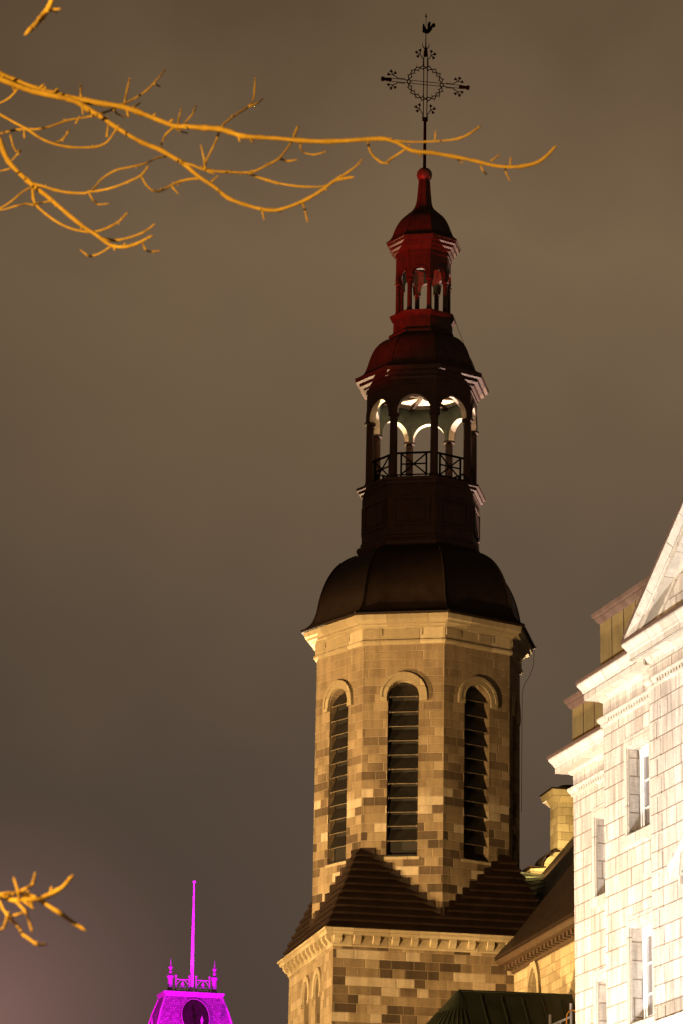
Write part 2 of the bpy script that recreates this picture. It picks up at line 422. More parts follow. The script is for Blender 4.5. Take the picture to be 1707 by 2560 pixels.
# octagon
RW = 3.50
ZB, ZT = 18.9, 28.85
side = 2 * RW * SF
mb = MB()
for k in VIS:
    wall(mb, oface(k, RW), -side / 2, side / 2, ZB, ZT, [opening(0, 1.02, 21.70, 27.0, 'round', 14)], .30)
octo = mb.build('octagon_wall', M_tower, church)
for k in (-2, -1, 0, 1, 2, 3):
    F = oface(k, RW)
    lw = MB()
    lw.face([F(-.52, 21.65, .28), F(.52, 21.65, .28), F(.52, 27.55, .28), F(-.52, 27.55, .28)])
    zs_ = [22.23, 22.71, 23.17, 23.64, 24.11, 24.59, 25.06, 25.53, 26.01, 26.49, 27.0]
    for z in zs_:
        hw = .505 if z < 27 else .48
        lw.face([F(-hw, z, .08), F(hw, z, .08), F(hw, z + .40, .27), F(-hw, z + .40, .27)])
        lw.cur = 1
        fbox(lw, F, -hw, hw, z - .020, z, .065, .085)
        for s_ in (-hw + .03, hw - .06): fbox(lw, F, s_, s_ + .035, z - .045, z + .01, .05, .08)
        lw.cur = 0
    fbox(lw, F, -.52, .52, 21.7, 21.76, .02, .25)
    lw.build('louvred_window', [M_louvre, M_lip], octo)
    hm = MB(); arch_band(hm, F, 0, 27.0, .535, .76, -.075, .03, leg=.05, foot=.03)
    arch_band(hm, F, 0, 27.0, .70, .79, -.11, .0, leg=.05)
    hm.build('hood_mould', M_trim, octo)
    sl = MB(); fbox(sl, F, -.58, .58, 21.60, 21.69, -.03, .1); sl.build('sill', M_trim, octo)
# stepped lead flashing where the roof meets the octagon
fl = MB()
for k in VIS:
    F = oface(k, RW)
    hip = 1 if (k % 2 == 0) else -1        # which corner carries the hip
    # hips stand at corners with azimuth 22.5+45 = the corner 67.5 etc.
    for i in range(9):
        z0 = 19.75 + i * .245; z1 = z0 + .245
        def roof_h(z): return hE + (hA - hE) * (z - zE) / (zA - zE)
        for sg in (-1, 1):
            c_end = F(sg * side / 2, 0); ang = math.degrees(math.atan2(c_end.x, -c_end.y)) - 22.5
            if abs(((ang + 45) % 90) - 0) > 5 and abs(((ang + 45) % 90) - 90) > 5: continue
            # distance of the wall point s to the nearest square side, compared with the roof there
            def s_at(z):
                best = side / 2
                for j in range(60):
                    s_ = -side / 2 + side * j / 59
                    q = F(s_ * sg, 0); q2 = R225.inverted() @ q
                    if max(abs(q2.x), abs(q2.y)) <= roof_h(z): return s_
                return best
            sa = s_at(z0)
            if sa >= side / 2 - .02: continue
            a, b = sorted((sg * (sa - .12), sg * (side / 2 + .03)))
            fbox(fl, F, a, b, z0 - .05, z1 + .02, -.05, .05)
fl.build('stepped_flashing', M_slate, rf)

# stone cornice of the octagon
mb = MB()
oct_loft(mb, [(RW - .02, 28.72), (RW + .06, 28.74), (RW + .12, 28.80), (RW + .12, 28.86), (RW + .06, 28.90), (RW + .06, 28.98), (RW + .07, 29.26), (RW + .16, 29.30), (RW + .22, 29.36), (RW + .34, 29.38), (RW + .36, 29.44), (RW + .44, 29.50), (RW + .46, 29.66), (RW + .50, 29.67)])
oc = mb.build('octagon_cornice', M_trim, church)
for k in (-2, -1, 0, 1, 2, 3):
    F = oface(k, RW)
    for s_ in (-1.02, .30):
        b_ = MB(); fbox(b_, F, s_ - .30, s_ + .30, 29.02, 29.25, -.095, -.03)
        b_.build('corbel_block', M_trim, oc)

# great dome
mb = MB()
oct_loft(mb, [(4.05, 29.66)] + fine([(4.06, 29.72), (3.88, 29.80), (3.68, 30.00), (3.53, 30.36), (3.43, 30.85), (3.27, 31.36), (3.07, 31.76), (2.82, 32.08), (2.52, 32.31), (2.22, 32.46), (2.05, 32.52)]))
dome = mb.build('great_dome', M_roof, church)
for k in range(8):
    sm = MB()
    pts = [corner(k, r + .01, z) for r, z in fine([(4.06, 29.72), (3.88, 29.80), (3.68, 30.00), (3.53, 30.36), (3.43, 30.85), (3.27, 31.36), (3.07, 31.76), (2.82, 32.08), (2.52, 32.31), (2.22, 32.46)])]
    sm.tube(pts, .03, 5)
    sm.build('hip_roll', M_roof, dome)

# first drum
RD = 2.06
mb = MB()
oct_loft(mb, [(2.12, 32.45), (2.20, 32.52), (2.24, 32.62), (2.20, 32.72), (2.10, 32.76), (2.10, 32.84), (RD, 32.90), (RD, 34.50), (RD + .04, 34.54), (RD + .04, 34.60), (RD + .12, 34.64), (RD + .14, 34.72), (RD + .20, 34.76), (RD + .22, 34.84), (RD + .05, 34.90), (RD - .06, 34.93)])
drum = mb.build('drum', M_upper, church)
for k in VIS:
    F = oface(k, RD); p_ = MB()
    for (a, b, c, d) in ((-.62, -.54, 33.2, 34.2), (.54, .62, 33.2, 34.2), (-.54, .54, 33.2, 33.28), (-.54, .54, 34.12, 34.2)): fbox(p_, F, a, b, c, d, -.05, .02)
    fbox(p_, F, -.44, .44, 33.36, 34.03, -.035, .02)
    p_.build('panel_moulding', M_upper, drum)

# belfry: columns, arcade, ceiling, railings
RA = 1.95
sideA = 2 * RA * SF
ar = MB()
for k in VIS:
    wall(ar, oface(k, RA), -sideA / 2, sideA / 2, 37.22, 38.42, [opening(0, 1.12, 37.22, 37.30, 'round', 14)], .24, inner=True, inner_mi=1, jamb_mi=2)
oct_loft(ar, [(RA - .02, 38.20), (RA + .03, 38.22), (RA + .03, 38.34), (RA + .10, 38.38), (RA + .14, 38.46), (RA + .26, 38.50), (RA + .28, 38.60), (RA + .40, 38.64), (RA + .42, 38.74)], cap0=False)
ars = ar.build('belfry_arcade', [M_upper, M_patina, M_cream], church)
for k in VIS:
    F = oface(k, RA); hm = MB(); arch_band(hm, F, 0, 37.30, .57, .70, -.035, .02, leg=.02)
    hm.build('arch_moulding', M_upper, ars)
ce = MB(); oct_loft(ce, [(RA - .2, 38.40), (RA - .2, 38.44)]); cei = ce.build('belfry_ceiling', M_cream, church)
bm_ = MB()
for k in range(4):
    a = rad(22.5 + 45 * k); d = Vector((math.sin(a), -math.cos(a), 0)); n = Vector((d.y, -d.x, 0)); r_ = RA - .3
    bm_.loft([[d * -r_ + n * e + Vector((0, 0, z)), d * r_ + n * e + Vector((0, 0, z)), d * r_ - n * e + Vector((0, 0, z)), d * -r_ - n * e + Vector((0, 0, z))] for z, e in ((38.30 + .002 * k, .05), (38.402, .05))])
bm_.build('ceiling_beam', M_upper, cei)
for k in range(8):
    c = corner(k, RA - .13)
    m2 = MB()
    m2.lathe([(.17, 34.90), (.17, 35.0), (.15, 35.05), (.138, 35.10), (.13, 36.98), (.15, 37.0), (.15, 37.03), (.13, 37.05), (.125, 37.10), (.20, 37.15), (.20, 37.22)], 10, (c.x, c.y))
    m2.build('column', M_upper, church, False)
for k in VIS:
    F = oface(k, RA - .13); rl = MB(); e = sideA / 2 - .17
    fbox(rl, F, -e - .05, e + .05, 35.78, 35.84, .0, .06); fbox(rl, F, -e - .05, e + .05, 35.02, 35.06, .01, .05)
    for s_ in (-.43, .43): fbox(rl, F, s_ - .03, s_ + .03, 34.93, 35.79, .008, .052)
    for sg in (-1, 1):
        rl.tube([F(-.43 * sg, 35.05, .03), F(.43 * sg, 35.78, .03)], .029, 5)
    fbox(rl, F, -.43, .43, 35.395, 35.44, .012, .048)
    rl.build('railing', M_iron, church)

# upper dome
mb = MB()
D2 = [(2.36, 38.73), (2.37, 38.78), (2.24, 38.84), (2.06, 38.97), (1.95, 39.2), (1.86, 39.5), (1.74, 39.8), (1.60, 40.02), (1.42, 40.20), (1.22, 40.32), (1.05, 40.36)]
oct_loft(mb, D2[:1] + fine(D2[1:])); d2 = mb.build('upper_dome', M_upper, church)
for k in range(8):
    sm = MB(); sm.tube([corner(k, r + .006, z) for r, z in fine(D2[1:-1])], .018, 5)
    sm.build('hip_roll', M_upper, d2)
# second drum
mb = MB()
oct_loft(mb, [(1.12, 40.30), (1.20, 40.34), (1.22, 40.41), (1.19, 40.47), (1.10, 40.49), (1.10, 40.53), (1.06, 40.56), (1.05, 41.0), (1.10, 41.03), (1.17, 41.08), (1.20, 41.16), (1.10, 41.20), (.9, 41.22)])
dr2 = mb.build('lantern_drum', M_upper, church)
for k in VIS:
    F = oface(k, 1.055); p_ = MB(); fbox(p_, F, -.27, .27, 40.66, 40.93, -.02, .02); fbox(p_, F, -.19, .19, 40.73, 40.86, -.035, .0)
    p_.build('panel_moulding', M_upper, dr2)
# lantern
RL = .985
sideL = 2 * RL * SF
ar = MB()
for k in VIS:
    wall(ar, oface(k, RL), -sideL / 2, sideL / 2, 42.38, 43.5, [opening(0, .46, 42.38, 42.56, 'round', 12)], .14, inner=True, inner_mi=1)
oct_loft(ar, [(RL + .0, 43.28), (RL + .03, 43.30), (RL + .03, 43.44), (RL + .09, 43.48), (RL + .12, 43.56), (RL + .20, 43.60), (RL + .22, 43.69), (RL + .30, 43.73), (RL + .33, 43.84)], cap0=False)
la = ar.build('lantern_arcade', [M_upper, M_patina, M_cream], church)
for k in VIS:
    hm = MB(); arch_band(hm, oface(k, RL), 0, 42.56, .235, .31, -.025, .02, leg=.1); hm.build('arch_moulding', M_upper, la)
ce = MB(); oct_loft(ce, [(RL - .12, 43.2), (RL - .12, 43.24)]); ce.build('lantern_ceiling', M_patina, church)
for k in range(8):
    c = corner(k, RL - .09)
    m2 = MB(); m2.lathe([(.12, 41.18), (.12, 41.25), (.10, 41.29), (.088, 41.33), (.082, 42.2), (.10, 42.22), (.085, 42.25), (.09, 42.30), (.135, 42.34), (.135, 42.38)], 10, (c.x, c.y))
    m2.build('column', M_upper, church)
# spire
mb = MB()
SP = [(1.33, 43.83), (1.34, 43.88), (1.22, 43.97), (1.12, 44.12), (1.05, 44.32), (.95, 44.55), (.80, 44.79), (.58, 45.01), (.42, 45.16), (.33, 45.30), (.265, 45.50), (.23, 45.80), (.20, 46.2), (.19, 46.34)]
oct_loft(mb, SP[:1] + fine(SP[1:])); sp_ = mb.build('spire', M_upper, church)
for k in range(8):
    sm = MB(); sm.tube([corner(k, r + .004, z) for r, z in fine(SP[1:])], .014, 5)
    sm.build('hip_roll', M_upper, sp_)
mb = MB(); mb.ball((0, 0, 46.56), .275, 16, 10); mb.build('ball_finial', M_brass, church, True)

# cross: mast, twin rods, crown of thorns, cockerel, in the plane of the square front
mb = MB(); mb.T = R225
mb.tube([(0, 0, 46.7), (0, 0, 48.75)], [.060, .052], 8)
def B(x, z, y=0): return (x, y, z)
for sx_ in (-1, 1):
    mb.tube([B(.064 * sx_, 48.6), B(.064 * sx_, 51.15), B(.05 * sx_, 51.3)], .017, 6)
    mb.tube([B(-1.35, 50.06 + .058 * sx_), B(1.35, 50.06 + .058 * sx_)], .012, 6)
mb.tube([B(0, 51.1), B(0, 51.28), B(0, 51.5), B(0, 52.0)], [.07, .07, .022, .012], 6)
mb.tube([B(0, 52.0), B(0, 52.6)], .010, 5); mb.lathe([(.008, 52.58), (.035, 52.63), (.02, 52.70), (.004, 52.78)], 8)
for sg in (-1, 1):
    for prof in ([(.02, 1.22), (.09, 1.28), (.055, 1.34), (.075, 1.40), (.05, 1.46), (.085, 1.52), (.085, 1.60)],):
        mb.loft([[B(sg * x, 50.06 + r * math.sin(t), r * math.cos(t)) for t in [2 * math.pi * q / 8 for q in range(8)]] for r, x in prof])
    mb.tube([B(0, 51.35), B(.07 * sg, 51.42), B(.12 * sg, 51.50), B(.12 * sg, 51.62)], [.02, .02, .016, .006], 5)
def sprig(o, axis, side):
    """curled shoot with three little trefoils; axis = along the arm, side = away from it"""
    o = Vector(o); A = Vector(axis); Sd = Vector(side)
    P = lambda a, s_: o + A * a + Sd * s_
    mb.tube([P(0, 0), P(.10, .07), P(.20, .12), P(.26, .20)], [.019, .017, .015, .012], 5)
    for (a, s_) in ((.12, .21), (.27, .26), (.36, .13)):
        mb.tube([P(.20, .12), P(a * .8 + .04, s_ * .8 + .02), P(a, s_)], .013, 5)
        for q in ((0, .028), (.028, -.015), (-.028, -.015)): mb.ball(P(a + q[0], s_ + q[1]), .034, 6, 4)
    for i in range(4): mb.ball(P(-.05 - .055 * i, .015), .024, 6, 4)
X_, Z_ = Vector((1, 0, 0)), Vector((0, 0, 1))
for s_ in (-1, 1):
    sprig((.075 * s_, 0, 50.95), Z_, X_ * s_)
    sprig((.075 * s_, 0, 48.85), Z_, X_ * s_)
    for t_ in (-1, 1): sprig((.98 * s_, 0, 50.06 + .07 * t_), X_ * s_, Z_ * t_)
crs = mb.build('cross', M_iron, church)
mb = MB(); mb.T = R225
NW = 144
for ph in (0, math.pi):
    pts = []
    for i in range(NW + 1):
        t = 2 * math.pi * i / NW; r = .60 + .055 * math.sin(9 * t + ph) ; pts.append(B(r * math.sin(t), 50.06 + r * math.cos(t), .03 * math.cos(9 * t + ph)))
    mb.tube(pts, .019, 5)
    for i in range(18):
        t = 2 * math.pi * (i + .5) / 18; r = .60 + .055 * math.sin(9 * t + ph); sg = 1 if math.sin(9 * t + ph) > 0 else -1
        mb.tube([B(r * math.sin(t), 50.06 + r * math.cos(t)), B((r + .09 * sg) * math.sin(t + .06), 50.06 + (r + .09 * sg) * math.cos(t + .06))], [.016, .004], 5)
mb.build('crown_of_thorns', M_iron, crs)
mb = MB(); mb.T = R225
ck = [(700, 375), (703, 290), (715, 284), (724, 312), (736, 335), (748, 345), (758, 325), (755, 285), (768, 257), (788, 260), (788, 292), (784, 318), (800, 285), (818, 266), (838, 274), (842, 300), (828, 312), (812, 312), (806, 338), (790, 362), (768, 386), (742, 380), (718, 384)]
mb.extrude([B((x - 738) * .0033, 51.98 + (390 - y) * .0035, -.025) for x, y in ck], (0, .05, 0))
mb.ball(B(.02, 52.04), .07, 8, 6)
mb.build('weathercock', M_iron, crs)

# lightning conductor hanging at the right of the octagon cornice and by the upper dome
mb = MB()
mb.tube([corner(2, 4.0, 29.62), corner(2, 3.98, 29.1), corner(2, 3.84, 28.7), corner(2, 3.66, 28.4), corner(2, 3.58, 28.1), corner(2, 3.56, 24)], .009, 5)
q0 = corner(1, 1.22, 41.1); q1 = corner(1, 1.95, 39.2)
mb.tube([q0, (q0 + q1) / 2 + Vector((.05, 0, -.12)), q1], .008, 5)
mb.build('lightning_cable', M_iron, church)

# nave, in the frame turned by 22.5 degrees
def n2(x, y, z=0): return R225 @ Vector((x, y, z))
NX, NY0, NY1, NR = 2.37, 3.2, -46.0, 10.5
mb = MB()
F = Frame(n2(NX, 3.0), n2(0, -1, 0))           # left wall, s = towards the camera
wins = [opening(9.0 + 6.0 * i, 1.06, 13.0, 16.98, 'pointed', 14) for i in range(6)]
wall(mb, F, 0, 49, 0, 18.25, wins, .45)
nave = mb.build('nave_wall', M_nave, church)
for o_ in wins[:2]:
    c = (o_['a'] + o_['b']) / 2
    w_ = MB(); w_.face([F(c - .6, 12.9, .38), F(c + .6, 12.9, .38), F(c + .6, 18.0, .38), F(c - .6, 18.0, .38)])
    for s_ in (-.27, 0, .27): fbox(w_, F, c + s_ - .02, c + s_ + .02, 13, 17.9, .33, .37)
    w_.build('pointed_window', M_dglass, nave)
    hm = MB(); rr = []
    for dx, r in ((.0, .0), (.20, .18)):
        o2 = opening(c, 1.06 + 2 * dx + .04, 13, 16.98, 'pointed', 14); rr.append([(o2['a'], 16.6)] + o2['top'] + [(o2['b'], 16.6)])
    hm.loft([[F(a[0], a[1], .0), F(a[0], a[1], -.09), F(b[0], b[1], -.09), F(b[0], b[1], .0)] for a, b in zip(*rr)])
    hm.build('hood_mould', M_trim, nave)
mb = MB(); mb.T = R225                          # overhanging eave with dentils
mb.loft([[(NX + x, -3.54 if y else NY1, z) for x, z in ((.0, 18.0), (-.10, 18.02), (-.14, 18.2), (-.52, 18.24), (-.60, 18.34), (-.60, 18.5), (.1, 18.6))] for y in (1, 0)])
ev = mb.build('eave', M_wood, church)
for i in range(24):
    mb = MB(); mb.T = R225; mb.box(NX - .34, NX - .14, -3.8 - .42 * i, -3.6 - .42 * i, 18.08, 18.236)
    mb.build('dentil', M_wood, ev)
mb = MB(); mb.T = R225                          # roof slopes
SL = 1.2
zr = lambda x: 18.5 + SL * (x - 1.77)
mb.loft([[(x, y, z) for x, z in ((1.72, 18.5), (NR, zr(NR)), (2 * NR - 1.72, 18.5), (2 * NR - 1.72, 18.4), (1.72, 18.4))] for y in (3.0, NY1)])
nr_ = mb.build('nave_roof', M_roof, church)
mb = MB(); mb.T = R225                          # copper saddle between tower and nave roof
mb.face([(2.9, -2.2, 20.2), (4.2, -3.0, 20.9), (5.05, 2.2, 22.30), (3.2, 2.2, 22.36)])
mb.face([(2.9, -2.2, 20.2), (3.2, 2.2, 22.36), (2.6, 2.2, 22.0)])
mb.face([(3.2, 2.2, 22.36), (5.05, 2.2, 22.30), (5.05, 3.2, 20.0), (3.2, 3.2, 20.0)])
for i in range(7):
    f_ = i / 6
    a = Vector((2.95, -2.1, 20.27)).lerp(Vector((3.25, 2.1, 22.34)), f_); b = Vector((4.2, -2.95, 20.95)).lerp(Vector((5.0, 2.1, 22.30)), f_)
    mb.tube([a + Vector((0, 0, .02)), b + Vector((0, 0, .02))], .018, 5)
mb.build('roof_saddle', M_greenroof, nr_)
# stepped gable rising behind the roof
gy0, gy1 = 3.2, 4.2
mb = MB(); mb.T = R225
prof = [(3.6, 0), (3.6, 21.6), (4.76, 21.9), (4.76, 22.72), (5.24, 22.76)] + [(5.24 + .34 * (1 - math.cos(t)), 22.76 + .46 * math.sin(t)) for t in [math.pi / 2 * q / 6 for q in range(1, 7)]] + [(5.62, 23.34), (5.74, 23.34), (5.74, 25.16), (6.7, 25.16), (6.7, 23.9), (NR, 28.4), (2 * NR - 6.7, 23.9), (2 * NR - 3.6, 21), (2 * NR - 3.6, 0)]
mb.extrude([(x, gy0, z) for x, z in prof], (0, gy1 - gy0, 0))
gab = mb.build('stepped_gable', M_nave, church)
mb = MB(); mb.T = R225
def frus(x0, x1, y0, y1, z0, x2, x3, y2, y3, z1): mb.loft([[(x0, y0, z0), (x1, y0, z0), (x1, y1, z0), (x0, y1, z0)], [(x2, y2, z1), (x3, y2, z1), (x3, y3, z1), (x2, y3, z1)]])
frus(5.72, 6.72, gy0 - .03, gy1 + .03, 25.10, 5.56, 6.9, gy0 - .2, gy1 + .2, 25.28)
frus(5.52, 6.94, gy0 - .22, gy1 + .22, 25.283, 5.46, 7.0, gy0 - .28, gy1 + .28, 25.50)
mb.build('pinnacle_cap', M_trim, gab)
mb = MB(); mb.T = R225
mb.box(5.43, 7.03, gy0 - .31, gy1 + .31, 25.503, 25.56)
mb.lathe([(.5, 25.56), (.46, 25.68), (.3, 25.78), (.02, 25.82)], 14, (6.25, (gy0 + gy1) / 2))
mb.build('cap_roof', M_roof, gab)
mb = MB(); mb.T = R225; mb.box(4.70, 5.28, gy0 - .06, gy1 + .05, 22.765, 22.81); mb.build('coping', M_roof, gab)
mb = MB(); mb.T = R225; mb.box(5.56, 5.78, gy0 - .06, gy1 + .05, 23.345, 23.40); mb.build('coping', M_roof, gab)
mb = MB(); mb.T = R225
rr = [(5.18 + .40 * (1 - math.cos(t)), 22.80 + .50 * math.sin(t)) for t in [math.pi / 2 * q / 6 for q in range(0, 7)]]
mb.loft([[(x, gy0 - .06, z), (x, gy1 + .05, z), (x - .03, gy1 + .05, z + .04), (x - .03, gy0 - .06, z + .04)] for x, z in rr])
mb.build('coping', M_roof, gab)

# ------------------------------------------------------------------ annex with the dark seamed roof, in front of the nave
ann = empty('annex', 'low annex with round-ended dark green standing seam metal roof in front of the nave', 'annex', (0, 0, 0))
ann.location = church.location; ann.rotation_euler = (0, 0, -AZ - rad(9) + rad(22.5))
ax0, ay0, aR, az0, az1 = -1.12, -10.6, 3.1, 12.9, 16.27
AXR = NX - .02
mb = MB()
nfan = 22
fan = [(ax0 - aR * math.sin(math.pi * i / nfan), ay0 - aR * math.cos(math.pi * i / nfan), az0) for i in range(nfan + 1)]
top_ = [(ax0 - .05 * math.sin(math.pi * i / nfan), ay0 - .05 * math.cos(math.pi * i / nfan), az1) for i in range(nfan + 1)]
for i in range(nfan): mb.face([fan[i], top_[i], top_[i + 1], fan[i + 1]])
mb.face([(AXR, ay0 - aR, az0), (AXR, ay0 - .05, az1), top_[0], fan[0]])
mb.face([fan[-1], top_[-1], (AXR, ay0 + .05, az1), (AXR, ay0 + aR, az0)])
mb.face(top_ + [(AXR, ay0 + .05, az1), (AXR, ay0 - .05, az1)])
ro = mb.build('roof', M_greenroof, ann)
mb = MB()
for i in range(nfan + 1):
    a = Vector(fan[i]); b = Vector(top_[i]); mb.tube([a + Vector((0, 0, .02)), a.lerp(b, .80) + Vector((0, 0, .02))], .022, 5)
x = ax0 + .62
while x < AXR:
    mb.tube([(x, ay0 - aR, az0 + .03), (x, ay0 - .2, az1 - .14)], .026, 5); x += .62
mb.tube([(ax0, ay0, az1 + .02), (AXR, ay0, az1 + .02)], .05, 6)
mb.lathe([(.58, az1 - .56), (.60, az1 - .58), (.06, az1 + .03)], 24, (ax0, ay0))
mb.build('standing_seam', M_greenroof, ro)
mb = MB()
ring = [(AXR, ay0 - aR + .3)] + [(ax0 - (aR - .3) * math.sin(math.pi * i / 16), ay0 - (aR - .3) * math.cos(math.pi * i / 16)) for i in range(17)] + [(AXR, ay0 + aR - .3)]
mb.loft([[(x, y, z) for x, y in ring] for z in (0, az0 + .05)])
mb.build('wall', M_nave, ann)

# ------------------------------------------------------------------ the pale stone building on the right
bld = empty('stone_building', 'brightly floodlit pale limestone building with pediment, tall white windows and heavy cornices on the right', 'building', BO)
bld.rotation_euler = (0, 0, math.atan2(BU.y, BU.x))
P1, P2 = .6, .8                      # pavilion and centre bay stand forward of the wing
U0, U1, U2, U3 = 0.0, 3.6, 7.0, 22.0
def bw(p): return Frame((0, -p, 0), (1, 0, 0))
ow = [(2.20, 1.28, 15.43, 17.33), (2.20, 1.28, 11.45, 13.45), (2.2, 1.28, 7.4, 9.4)]
op_ = [(5.86, 1.28, 16.20, 18.20), (5.86, 1.28, 11.95, 14.10), (5.86, 1.28, 7.7, 9.8)]
mb = MB()
wall(mb, bw(0), U0, U1, 0, 18.8, [opening(*o) for o in ow], .36)
wall(mb, bw(P1), U1, U2, 0, 19.75, [opening(*o) for o in op_], .36)
wall(mb, bw(P2), U2, U3, 0, 19.95, (), .36)
mb.face([(U0, 0, 0), (U0, 0, 18.8), (U0, 12, 18.8), (U0, 12, 0)])
mb.face([(U1, 0, 0), (U1, 0, 19.75), (U1, -P1, 19.75), (U1, -P1, 0)])
mb.face([(U2, -P1, 0), (U2, -P1, 19.95), (U2, -P2, 19.95), (U2, -P2, 0)])
mb.face([(U1, 0, 18.8), (U1, 12, 18.8), (U1, 12, 19.75), (U1, 0, 19.75)])
wl = mb.build('wall', M_white, bld)
# raised quoins at the corners of the centre bay
mb = MB()
for i in range(44):
    z = .84 + .42 * i + .3; l_ = .62 if i % 2 else .38
    if z > 18.6: break
    mb.box(U2 - .012, U2 + l_, -P2 - .014, -P2 + .01, z + .012, z + .408)
mb.build('quoin', M_white, bld)
def window(name, u, p, w_, zb, zt):
    F = bw(p); a, b = u - w_ / 2, u + w_ / 2
    m2 = MB(); d0, d1 = .24, .34                # white frame, sash, two glazing bars
    for (x0, x1, z0, z1, e0) in ((a, a + .10, zb, zt, d0), (b - .10, b, zb, zt, d0), (a + .10, b - .10, zt - .10, zt, d0), (a + .10, b - .10, zb, zb + .09, d0),
                             (a + .10, a + .19, zb + .09, zt - .10, d0 + .03), (b - .19, b - .10, zb + .09, zt - .10, d0 + .03), (a + .19, b - .19, zt - .19, zt - .10, d0 + .03), (a + .19, b - .19, zb + .09, zb + .18, d0 + .03),
                             (u - .05, u + .05, zb + .18, zt - .19, d0 + .02)):
        fbox(m2, F, x0 + .001, x1 - .001, z0, z1, e0, d1)
    h_ = zt - zb
    for f_ in (.30, .62):
        for (x0, x1) in ((a + .19, u - .05), (u + .05, b - .19)): fbox(m2, F, x0, x1, zb + h_ * f_, zb + h_ * f_ + .04, d0 + .05, d1)
    wo = m2.build('window', M_paint, bld)
    g_ = MB(); fbox(g_, F, a + .02, b - .02, zb + .02, zt - .02, d1 - .015, d1 + .01); g_.build('pane', M_glaze, wo)
    c_ = MB(); e = .26
    for k2, (ee, dd) in enumerate(((e, -.035), (e - .10, -.06))):
        fbox(c_, F, a - ee, a - (.0 if k2 == 0 else .035), zb - .0, zt + ee, dd, .01)
        fbox(c_, F, b + (.0 if k2 == 0 else .035), b + ee, zb - .0, zt + ee, dd, .01)
        fbox(c_, F, a - .0, b + .0, zt + (.0 if k2 == 0 else .035), zt + ee, dd, .01) if k2 == 0 else fbox(c_, F, a - .036, b + .036, zt + .035, zt + ee - .001, dd - .001, .01)
    c_.build('casing', M_whitetrim, wo)
    s_ = MB(); fbox(s_, F, a - .24, b + .24, zb - .24, zb - .004, -.10, .2); s_.build('sill', M_whitetrim, wo)
for (u, w_, zb, zt) in ow: window('w', u, 0, w_, zb, zt)
for (u, w_, zb, zt) in op_: window('w', u, P1, w_, zb, zt)
# cornices: profile (overhang, z) swept along the front and returned at the end
def cornice(name, u0, u1, p, prof, m_, ret=8.0, parent=None, right=False):
    c_ = MB(); rings = []
    for o, z in prof:
        r = [(u0 - o, ret, z), (u0 - o, -p - o, z), ((u1 + o) if right else u1, -p - o, z)]
        if right: r.append((u1 + o, -p + .3, z))
        rings.append([Vector(q) for q in r])
    c_.loft(rings, False, False, closed=False)
    if not right: c_.face([q[2] for q in rings])
    # top and bottom lids
    c_.face([rings[-1][0], rings[-1][1], rings[-1][2], (rings[-1][2].x, ret, prof[-1][1])])
    return c_.build(name, m_, parent or bld)
CP = [(.0, -.02), (.06, .0), (.10, .07), (.34, .075), (.34, .22), (.37, .24), (.38, .28), (.44, .36), (.47, .40), (.47, .44)]
cornice('wing_cornice', U0, U1, 0, [(o, 18.70 + z) for o, z in CP], M_whitetrim)
cornice('pavilion_cornice', U1, U2, P1, [(o, 19.66 + z * 1.1) for o, z in CP], M_whitetrim)
cornice('bay_cornice', U2, U3, P2, [(o, 19.80 + z * 1.1) for o, z in CP], M_whitetrim, ret=.5)
for (a, b, p, z, rt) in ((U0, U1, 0, 18.70 + .444, 8), (U1, U2, P1, 19.66 + .488, 8)):
    cornice('roof_edge', a, b, p, [(.44, z), (.50, z + .003), (.50, z + .07), (.2, z + .13)], M_flash, ret=rt)
cornice('roof_edge', U2, U3, P2, [(.44, 20.29), (.49, 20.293), (.49, 20.36), (.0, 20.42)], M_flash, ret=-P1 + .06)
SCR = [(.0, -.02), (.05, .0), (.05, .06), (.09, .09), (.12, .15), (.12, .19), (.0, .2)]
cornice('string_course', U0, U1, 0, [(o, 18.17 + z) for o, z in SCR], M_whitetrim)
cornice('string_course', U1, U2, P1, [(o, 19.07 + z) for o, z in SCR], M_whitetrim)
cornice('string_course', U2, U3, P2, [(o, 19.19 + z) for o, z in SCR], M_whitetrim, ret=-P1 + .05)
# fluted brackets under the string course
for (a, b, p, z) in ((.55, 3.3, 0, 18.0), (4.1, 6.9, P1, 18.9), (7.6, 12, P2, 19.02)):
    n_ = int((b - a) / .16)
    f_ = MB()
    for i in range(n_): fbox(f_, bw(p), a + i * .16, a + i * .16 + .10, z + .185, z + .33, -.105, -.085)
    f_.build('fluting', M_whitetrim, bld)
# panelled attics
for (a, b, p, z0, z1) in ((U0 - .02, U1 - .02, .0, 19.1, 20.38), (U1 - .12, 30, P1, 20.0, 21.62)):
    m2 = MB(); m2.box(a, b, -p, 9, z0, z1); at_ = m2.build('attic', M_panel, bld)
    m2 = MB(); x = a + .75
    while x < min(b, 12): m2.box(x, x + .02, -p - .012, -p + .01, z0, z1); x += .75
    m2.build('seam', M_flash, at_)
    cornice('attic_cornice', a, b, p, [(.0, z1 - .06), (.05, z1 - .02), (.10, z1 + .06), (.10, z1 + .09), (.15, z1 + .12), (.17, z1 + .20), (.0, z1 + .24)], M_flash, ret=9, parent=at_)
